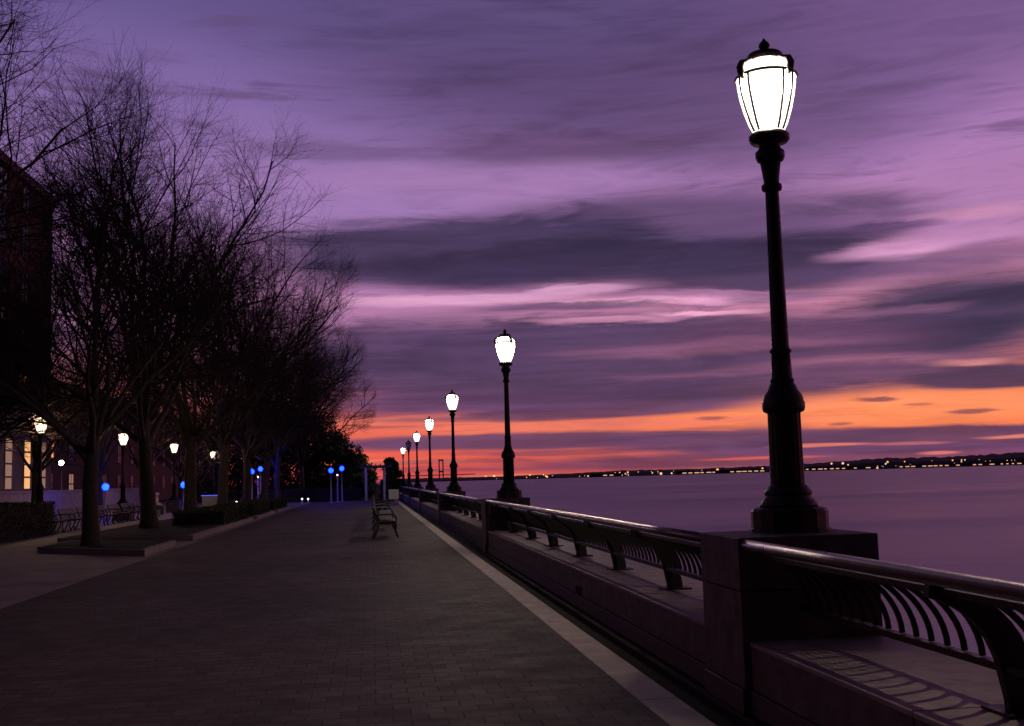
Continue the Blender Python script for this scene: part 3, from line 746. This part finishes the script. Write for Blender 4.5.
for sd in (3, 11, 29, 47): TREES.append([make_tree_mesh(sd, 14.0, (1.0, 1.08, .95, 1.05)[len(TREES)]), None])
row = [(0, -10.4, 19.5, 2.6, 1.05, 'nearest bare tree, its branches hanging in at the top left corner'),
       (1, -7.3, 30.3, 0.45, .97, 'bare tree with the thickest trunk in view, standing in the nearest raised bed'),
       (2, -8.0, 41.5, 2.6, 1.26, 'bare tree second along the promenade edge, trunk in the long hedge bed'),
       (3, -8.3, 52.6, .3, 1.30, 'third bare tree along the promenade edge from the nearest raised bed'),
       (0, -8.3, 63.5, 4.0, 1.32, 'fourth bare tree along the promenade edge from the nearest raised bed'),
       (1, -8.2, 74.5, 3.0, 1.32, 'fifth bare tree along the promenade edge from the nearest raised bed'),
       (2, -8.1, 85, 5.1, 1.3, 'sixth bare tree along the promenade edge from the nearest raised bed'),
       (3, -8.0, 96, 1.9, 1.3, 'seventh bare tree along the promenade edge, near its far end'),
       (0, -6.5, 106, .9, 1.15, 'bare tree beyond the far end of the promenade, nearest the blue lamps')]
for r in row: place_tree(*r, 'bare trees along the promenade edge')
back = [(1, -15.3, 43.6, 3.5, .95, 'bare tree behind the hedge at the left edge, in front of the brick building'),
        (2, -15.5, 54, .7, .95, 'second bare tree of the back row behind the slatted benches'),
        (3, -15.5, 66, 3.1, .95, 'third bare tree of the back row behind the slatted benches'),
        (0, -15.5, 78, 1.4, .95, 'fourth bare tree of the back row behind the slatted benches'),
        (1, -15.0, 90, 2.4, .9, 'farthest bare tree of the back row behind the slatted benches')]
for r in back: place_tree(*r, 'bare trees of the back row')

# leafy mass: shrubs, hedges, evergreens
def leaves(mb, rnd, n, c, rad, size, box=False):
    for _ in range(n):
        if box: p = Vector((rnd.uniform(-1, 1), rnd.uniform(-1, 1), rnd.uniform(-1, 1)))
        else:
            while True:
                p = Vector((rnd.uniform(-1, 1), rnd.uniform(-1, 1), rnd.uniform(-1, 1)))
                if .25 < p.length < 1: break
        q = Vector(c)+Vector((p.x*rad[0], p.y*rad[1], p.z*rad[2]))
        a = Vector((rnd.gauss(0, 1), rnd.gauss(0, 1), rnd.gauss(0, 1))).normalized(); b = a.cross(Vector((rnd.gauss(0, 1), rnd.gauss(0, 1), rnd.gauss(0, 1)))).normalized()
        s = size*rnd.uniform(.6, 1.3)
        mb.quad([q-a*s, q+b*s*.5, q+a*s, q-b*s*.5])
def hedge(label, x0, x1, y0, y1, h, seed, group):
    rnd = random.Random(seed)
    t = thing('clipped_hedge', label, 'hedge', ((x0+x1)/2, (y0+y1)/2, 0), group=group)
    w, l = (x1-x0)/2, (y1-y0)/2
    core = MB(); core.box(-w+.08, w-.08, -l+.08, l-.08, 0, h-.07)
    core.build('stems', M['twig'], t)
    m = MB()
    area = 2*(2*w*h+2*l*h)+4*w*l
    n = int(min(9000, area*260))
    for _ in range(n):
        r = rnd.random()*area
        if r < 4*w*l: p = (rnd.uniform(-w, w), rnd.uniform(-l, l), h-abs(rnd.gauss(0, .04)))
        elif r < 4*w*l+4*w*h: p = (rnd.uniform(-w, w), rnd.choice((-1, 1))*(l-abs(rnd.gauss(0, .04))), rnd.uniform(.02, h))
        else: p = (rnd.choice((-1, 1))*(w-abs(rnd.gauss(0, .04))), rnd.uniform(-l, l), rnd.uniform(.02, h))
        leaves(m, rnd, 1, p, (.03, .03, .03), .045, True)
    m.build('foliage', M['hedge'], t)
hedge('tall dark clipped hedge at the left edge beside the leftmost slatted bench', -13.4, -11.55, 31, 42.6, 1.2, 1, 'hedges under the trees')
hedge('low clipped hedge in the bed around the second trunk', -7.5, -5.5, 43.0, 51.0, .68, 2, 'hedges under the trees')
hedge('low clipped hedge in the bed around the third trunk', -7.6, -5.6, 54.5, 62.5, .68, 3, 'hedges under the trees')
hedge('low clipped hedge in the bed around the fourth trunk', -7.6, -5.6, 66, 75, .68, 4, 'hedges under the trees')
hedge('long hedge closing off the far end of the promenade', -9, -.9, 98, 100.5, 1.1, 5, 'hedges under the trees')
def evergreen(label, x, y, h, r, seed, group='dark evergreens beyond the promenade'):
    rnd = random.Random(seed)
    t = thing('evergreen_tree', label, 'tree', (x, y, 0), group=group)
    MB().tube([(0, 0, -.1), (.05, .02, h*.4), (-.03, .05, h*.85)], [.16, .12, .04], 8).build('trunk', M['bark'], t)
    m = MB()
    for k in range(int(20+r*14)):
        z = h*rnd.uniform(.05, .95); f = (1-max(0, z/h-.4)*1.2); a = rnd.uniform(0, 6.28); q = r*f*math.sqrt(rnd.random())
        leaves(m, rnd, 170, (q*math.cos(a), q*math.sin(a), z), (r*.34, r*.34, r*.28), .16)
    m.build('crown', M['leaf'], t)
evergreen('small dark evergreen silhouetted against the red sky right of the pergola', x_at(388, 100)+.3, 100, 3.7, 1.1, 5)
evergreen('dark evergreen between the pergola and the far blue lamps', x_at(357, 112), 112, 4.4, 2.0, 6)
evergreen('dark evergreen directly behind the pair of far blue lamps', x_at(333, 116), 116, 6.6, 3.6, 7)
evergreen('dark evergreen left of the far blue lamps, behind the end hedge', x_at(305, 118), 118, 9.6, 4.6, 8)
evergreen('dark evergreen behind the double blue lamps at the left side', x_at(272, 120), 120, 10.5, 5.0, 9)
evergreen('leftmost dark evergreen, behind the farthest trunks', x_at(238, 118), 118, 11, 5.2, 10)

# raised tree beds
def bed(label, poly, h):
    t = thing('tree_bed', label, 'planter', (0, 0, 0), group='raised stone tree beds')
    n = len(poly); cx = sum(p[0] for p in poly)/n; cy = sum(p[1] for p in poly)/n
    MB().extrude_z(poly, -.03, h).build('kerb_stones', M['limestone'], t, .015)
    inn = []
    for i in range(n):
        p = Vector(poly[i]); a = (Vector(poly[i-1])-p).normalized(); b = (Vector(poly[(i+1) % n])-p).normalized()
        inn.append(tuple(p+(a+b)*.2))
    MB().extrude_z(inn, h-.02, h+.012).build('soil', M['soil'], t)
bed('raised stone bed holding the thickest bare trunk', [(-5.35, 27.2), (-5.35, 31.4), (-8.7, 34.0), (-8.7, 30.4)], .15)
bed('long raised bed holding the second trunk and its hedge', [(-5.35, 34.3), (-5.35, 51.3), (-9.6, 51.3), (-9.6, 35.6)], .15)
bed('raised bed holding the third trunk and its hedge', [(-5.4, 53.6), (-5.4, 63), (-9.6, 63), (-9.6, 53.6)], .13)
bed('raised bed holding the fourth trunk and its hedge', [(-5.4, 65.2), (-5.4, 75.6), (-9.6, 75.6), (-9.6, 65.2)], .13)

# ------------------------------------------------------------------ buildings
def window(parent, x, y0, y1, z0, z1, pane, panes=(1, 3), frame='limestone'):
    f = MB(); w = .09
    f.box(x, x+.07, y0, y0+w, z0, z1); f.box(x, x+.07, y1-w, y1, z0, z1); f.box(x, x+.07, y0+w, y1-w, z0, z0+w); f.box(x, x+.07, y0+w, y1-w, z1-w, z1)
    ny, nz = panes
    for k in range(1, nz): z = z0+(z1-z0)*k/nz; f.box(x+.01, x+.06, y0+w, y1-w, z-.06, z+.06)
    for k in range(1, ny): y = y0+(y1-y0)*k/ny; f.box(x+.012, x+.058, y-.04, y+.04, z0+w, z1-w)
    o = f.build('window', M[frame], parent)
    MB().box(x+.012, x+.03, y0+w, y1-w, z0+w, z1-w).build('pane', M[pane], o)
def brick_tower():
    X = -24.0; Y0, Y1, H = 46, 86.5, 23.2
    t = thing('brick_building', 'tall dark brick building with lit ground floor windows at the left edge', 'building', (X, Y0, 0))
    L = Y1-Y0
    MB().box(-14, 0, 0, L, 7.6, H).build('brick_wall', M['brick'], t)
    MB().box(-14, .12, -.1, L+.1, -.02, 7.2).build('stone_base', M['limestone'], t)
    MB().box(-14.1, .3, -.2, L+.2, 7.2, 7.6).build('string_course', M['limestone'], t)
    MB().box(-14.2, .35, -.3, L+.3, H, H+.6).build('cornice', M['limestone'], t)
    MB().box(-13.5, -.4, .4, L-.4, H+.602, H+.75).build('roof', M['roof'], t)
    for y in (24.1, 29.0, 33.9):
        for k in range(5):
            window(t, .002, y-.85, y+.85, 8.3+k*3.2, 10.6+k*3.2, 'window_orange' if (k == 0 and y > 33) else 'glass_dark', (2, 2))
    for y, pane in ((30.7, 'window_dim'), (34.7, 'window_lit'), (38.4, 'window_dim')):
        window(t, .122, y-.8, y+.8, 1.7, 5.2, pane, (1, 4))
brick_tower()
def long_block():
    X = -27.0; Y0, Y1, H = 87.5, 215, 10.6
    t = thing('brick_building', 'long low dark brick building behind the rows of bare trees', 'building', (X, Y0, 0))
    L = Y1-Y0
    MB().box(-14, 0, 0, L, -.02, H).build('wall', M['brick'], t)
    MB().box(-14.2, .25, -.25, L+.25, H, H+.5).build('cornice', M['limestone'], t)
    MB().box(-13.5, -.4, .4, L-.4, H+.502, H+.62).build('roof', M['roof'], t)
    rnd = random.Random(9)
    for k in range(14):
        for f in range(3):
            window(t, .002, 3+k*6.4, 4.7+k*6.4, 1.2+f*3.1, 3.1+f*3.1, 'window_orange' if (k, f) in ((0, 2), (1, 1)) else ('window_dim' if rnd.random() < .03 else 'glass_dark'), (2, 2))
long_block()
def garden_wall():
    t = thing('garden_wall', 'long low pale stone wall behind the slatted benches at left', 'wall', (-17.5, 52, 0))
    MB().box(-.2, .2, 0, 34, -.02, 1.5).build('wall_face', M['stone_wall'], t)
    MB().box(-.27, .27, -.06, 34.06, 1.5, 1.62).build('coping', M['limestone'], t, .01)
garden_wall()
def pergola():
    x0 = x_at(366, 94)
    t = thing('pergola', 'small pergola with slim columns at the far end of the promenade', 'pergola', (x0, 94, 0))
    for dx in (0, 1.55):
        for dy in (0, 2.4): MB().box(dx-.1, dx+.1, dy-.1, dy+.1, 0, 2.75).build('column', M['post_steel'], t, .01)
    for dy in (0, 2.4): MB().box(-.5, 2.2, dy-.07, dy+.07, 2.752, 2.95).build('beam', M['bench_wood'], t)
    for k in range(7): MB().box(-.4+k*.4, -.32+k*.4, -.4, 2.8, 2.952, 3.07).build('rafter', M['bench_wood'], t)
pergola()
def sign_board():
    x = x_at(393.5, 80)
    t = thing('sign_board', 'small blank pale board on two legs beside the railing', 'sign', (x, 80, 0))
    MB().box(-.36, .36, -.02, .02, .3, 1.0).build('board', M['canvas'], t, .006)
    for s in (-.3, .3): MB().tube([(s, .045, 0), (s, .045, 1.0)], .022, 8).build('leg', M['post_steel'], t)
sign_board()
# blue lamps on slim posts
def post_light(label, px, Y, z, mat, r, group, name='path_light'):
    x = x_at(px, Y)
    t = thing(name, label, 'path light', (x, Y, 0), group=group)
    MB().lathe([(.16, -.01), (.16, .05), (.06, .08), (.05, z-r-.05), (r*.6, z-r-.02), (r*.6, z-r*.93)], 10).build('post', M['post_steel'], t)
    MB().lathe([(r*.4, z-r*.92), (r*.8, z-r*.6), (r, z), (r*.8, z+r*.6), (r*.4, z+r*.92)], 12).build('lamp', mat, t)
    MB().lathe([(r*.7, z+r*.93), (r*.65, z+r*1.1), (r*.2, z+r*1.4)], 12).build('cap', M['post_steel'], t)
BG = 'blue lights along the promenade'
def zpix(px, py, Y):
    d = ray(px, py); return EYE+d.z/d.y*Y
for lab, px, py, Y in (('lone blue light right of the thickest trunk, above the slatted benches', 105.5, 487, 63), ('lone blue light between the second and third trunks', 183.5, 485, 76),
                       ('left one of the two close blue lights left of the end hedge', 252, 471.5, 92), ('right one of the two close blue lights left of the end hedge', 260.5, 469, 95),
                       ('left one of the two blue lights at the end of the promenade', 331, 470.5, 88), ('right one of the two blue lights at the end of the promenade', 342, 468.5, 93)):
    post_light(lab, px, Y, zpix(px, py, Y), M['blue'], .19, BG)
for lab, px, py, Y, mk in (('left white light below the two close blue lights', 248.5, 477, 90, 'white_dot'), ('right white light below the two close blue lights', 258, 477, 93.5, 'shore_dot'),
                       ('pinkish light between the two blue lights at the promenade end', 337.5, 475, 91, 'pink_dot'),
                       ('low white light on the ground left of the end hedge, leftmost', 236.5, 502, 88, 'white_dot'), ('low white light second from the left by the end hedge', 254, 501, 90, 'white_dot'),
                       ('bright low white light beside the promenade edge at far end', 302, 499, 90, 'white_dot'), ('faint low white light right of the bright low one', 308, 499, 91, 'white_dot')):
    post_light(lab, px, Y, max(.3, zpix(px, py, Y)), M[mk], .06, 'small white lights along the promenade')
post_light('small greenish lamp beside the brick building', 61, 70, zpix(61, 463, 70), M['lamp_green'], .17, None)
# low cart with a blue edge light
def cart():
    Y = 64; x = x_at(211, Y)
    t = thing('vendor_cart', 'small pale cart with a blue lit top edge between the far trunks', 'cart', (x, Y, 0))
    MB().box(-.42, .42, -.5, .5, .5, 1.06).build('body', M['pale_paint'], t, .02)
    MB().box(-.5, .5, -.6, .6, .34, .42).build('shelf', M['canvas'], t, .01)
    MB().box(-.47, .47, -.55, .55, 1.062, 1.10).build('worktop', M['pale_paint'], t, .008)
    b = emitter('blue_strip', (.05, .12, 1, 1), 1.6)
    MB().box(-.46, .46, -.562, -.552, 1.068, 1.094).build('light_strip', b, t)
    for sx in (-.38, .38):
        for sy in (-.45, .45): MB().box(sx-.03, sx+.03, sy-.03, sy+.03, .2, .5).build('leg', M['bench_iron'], t)
    for sx in (-.47, .47):
        w = MB(); w.tube([(sx-.03, .0, .2), (sx+.03, 0, .2)], .2, 18); w.build('wheel', M['bench_iron'], t)
cart()

# ------------------------------------------------------------------ person on the fifth bench
def person():
    bx, by = -12.3, 44.3+7*2.75+.9
    t = thing('person', 'person in a pale jacket sitting hunched on a slatted bench beside the second trunk', 'person', (bx+.18, by-.45, 0))
    J = {'pelvis': (0, 0, .56), 'waist': (.03, 0, .70), 'chest': (.10, 0, .90), 'neck': (.16, 0, 1.06), 'headb': (.19, 0, 1.13), 'head': (.22, 0, 1.21), 'headt': (.22, 0, 1.30)}
    V = []; Ed = []; Rd = []; ix = {}
    def add(n, p, r, par=None):
        ix[n] = len(V); V.append(p); Rd.append(r)
        if par: Ed.append((ix[par], ix[n]))
    add('pelvis', J['pelvis'], (.16, .13)); add('waist', J['waist'], (.14, .12), 'pelvis'); add('chest', J['chest'], (.17, .13), 'waist')
    add('neck', J['neck'], (.06, .06), 'chest'); add('headb', J['headb'], (.075, .085), 'neck'); add('head', J['head'], (.085, .10), 'headb'); add('headt', J['headt'], (.05, .06), 'head')
    for s, n in ((1, 'l'), (-1, 'r')):
        add('sh'+n, (.11, .19*s, .97), (.065, .065), 'chest'); add('el'+n, (.20, .24*s, .72), (.048, .048), 'sh'+n)
        add('wr'+n, (.40, .12*s, .63), (.034, .034), 'el'+n); add('ha'+n, (.48, .10*s, .61), (.03, .04), 'wr'+n)
        for f in range(4): add('f%d%s' % (f, n), (.56-.008*abs(f-1.5), (.10+.018*(f-1.5))*s, .585), (.009, .009), 'ha'+n)
        add('th'+n, (.50, .06*s, .60), (.010, .010), 'ha'+n)
        add('hp'+n, (.04, .10*s, .54), (.10, .09), 'pelvis'); add('kn'+n, (.46, .12*s, .50), (.065, .065), 'hp'+n)
        add('an'+n, (.44, .13*s, .09), (.04, .04), 'kn'+n); add('to'+n, (.60, .14*s, .05), (.04, .035), 'an'+n)
    me = bpy.data.meshes.new('body'); me.from_pydata(V, Ed, []); me.update()
    o = bpy.data.objects.new('body', me); C.objects.link(o); o.parent = t
    md = o.modifiers.new('skin', 'SKIN'); sub = o.modifiers.new('sub', 'SUBSURF'); sub.levels = 2; sub.render_levels = 2
    for i, sv in enumerate(me.skin_vertices[0].data): sv.radius = Rd[i]; sv.use_root = (i == 0)
    me.materials.append(M['skin'])
    j = MB()
    j.lathe([(.19, .50), (.205, .60), (.195, .72), (.215, .88), (.20, .97), (.12, 1.04), (.085, 1.07)], 20)
    for k, p in enumerate(j.v): z = p[2]; j.v[k] = (p[0]*.80+.03+(max(0, z-.6))*.22, p[1], z)
    jo = j.build('jacket', M['jacket'], t)
    for s in (1, -1): MB().tube([(.11, .18*s, .98), (.15, .225*s, .85), (.20, .245*s, .72), (.30, .185*s, .67), (.39, .125*s, .635)], [.085, .075, .068, .058, .045], 12).build('sleeve', M['jacket'], t)
    for s in (1, -1): MB().tube([(.03, .10*s, .54), (.25, .115*s, .545), (.45, .122*s, .50), (.46, .125*s, .40), (.445, .13*s, .10)], [.115, .10, .085, .075, .06], 12).build('trouser_leg', M['trousers'], t)
    h = MB(); h.lathe([(.10, -.02), (.112, .03), (.105, .08), (.07, .118), (.01, .13)], 16)
    for k, p in enumerate(h.v): h.v[k] = (p[0]+.195, p[1]*.92, p[2]+1.205)
    h.build('hair', M['hair'], t)
person()

# ------------------------------------------------------------------ render settings
SC.view_settings.view_transform = 'Standard'; SC.view_settings.look = 'None'
SC.view_settings.exposure = 0; SC.view_settings.gamma = 1; SC.view_settings.use_curve_mapping = False
SC.render.engine = 'CYCLES'
try:
    SC.cycles.use_denoising = True; SC.cycles.denoiser = 'OPENIMAGEDENOISE'
except Exception: pass
SC.cycles.max_bounces = 5; SC.cycles.diffuse_bounces = 3; SC.cycles.glossy_bounces = 3
SC.cycles.sample_clamp_indirect = 4; SC.cycles.use_light_tree = True
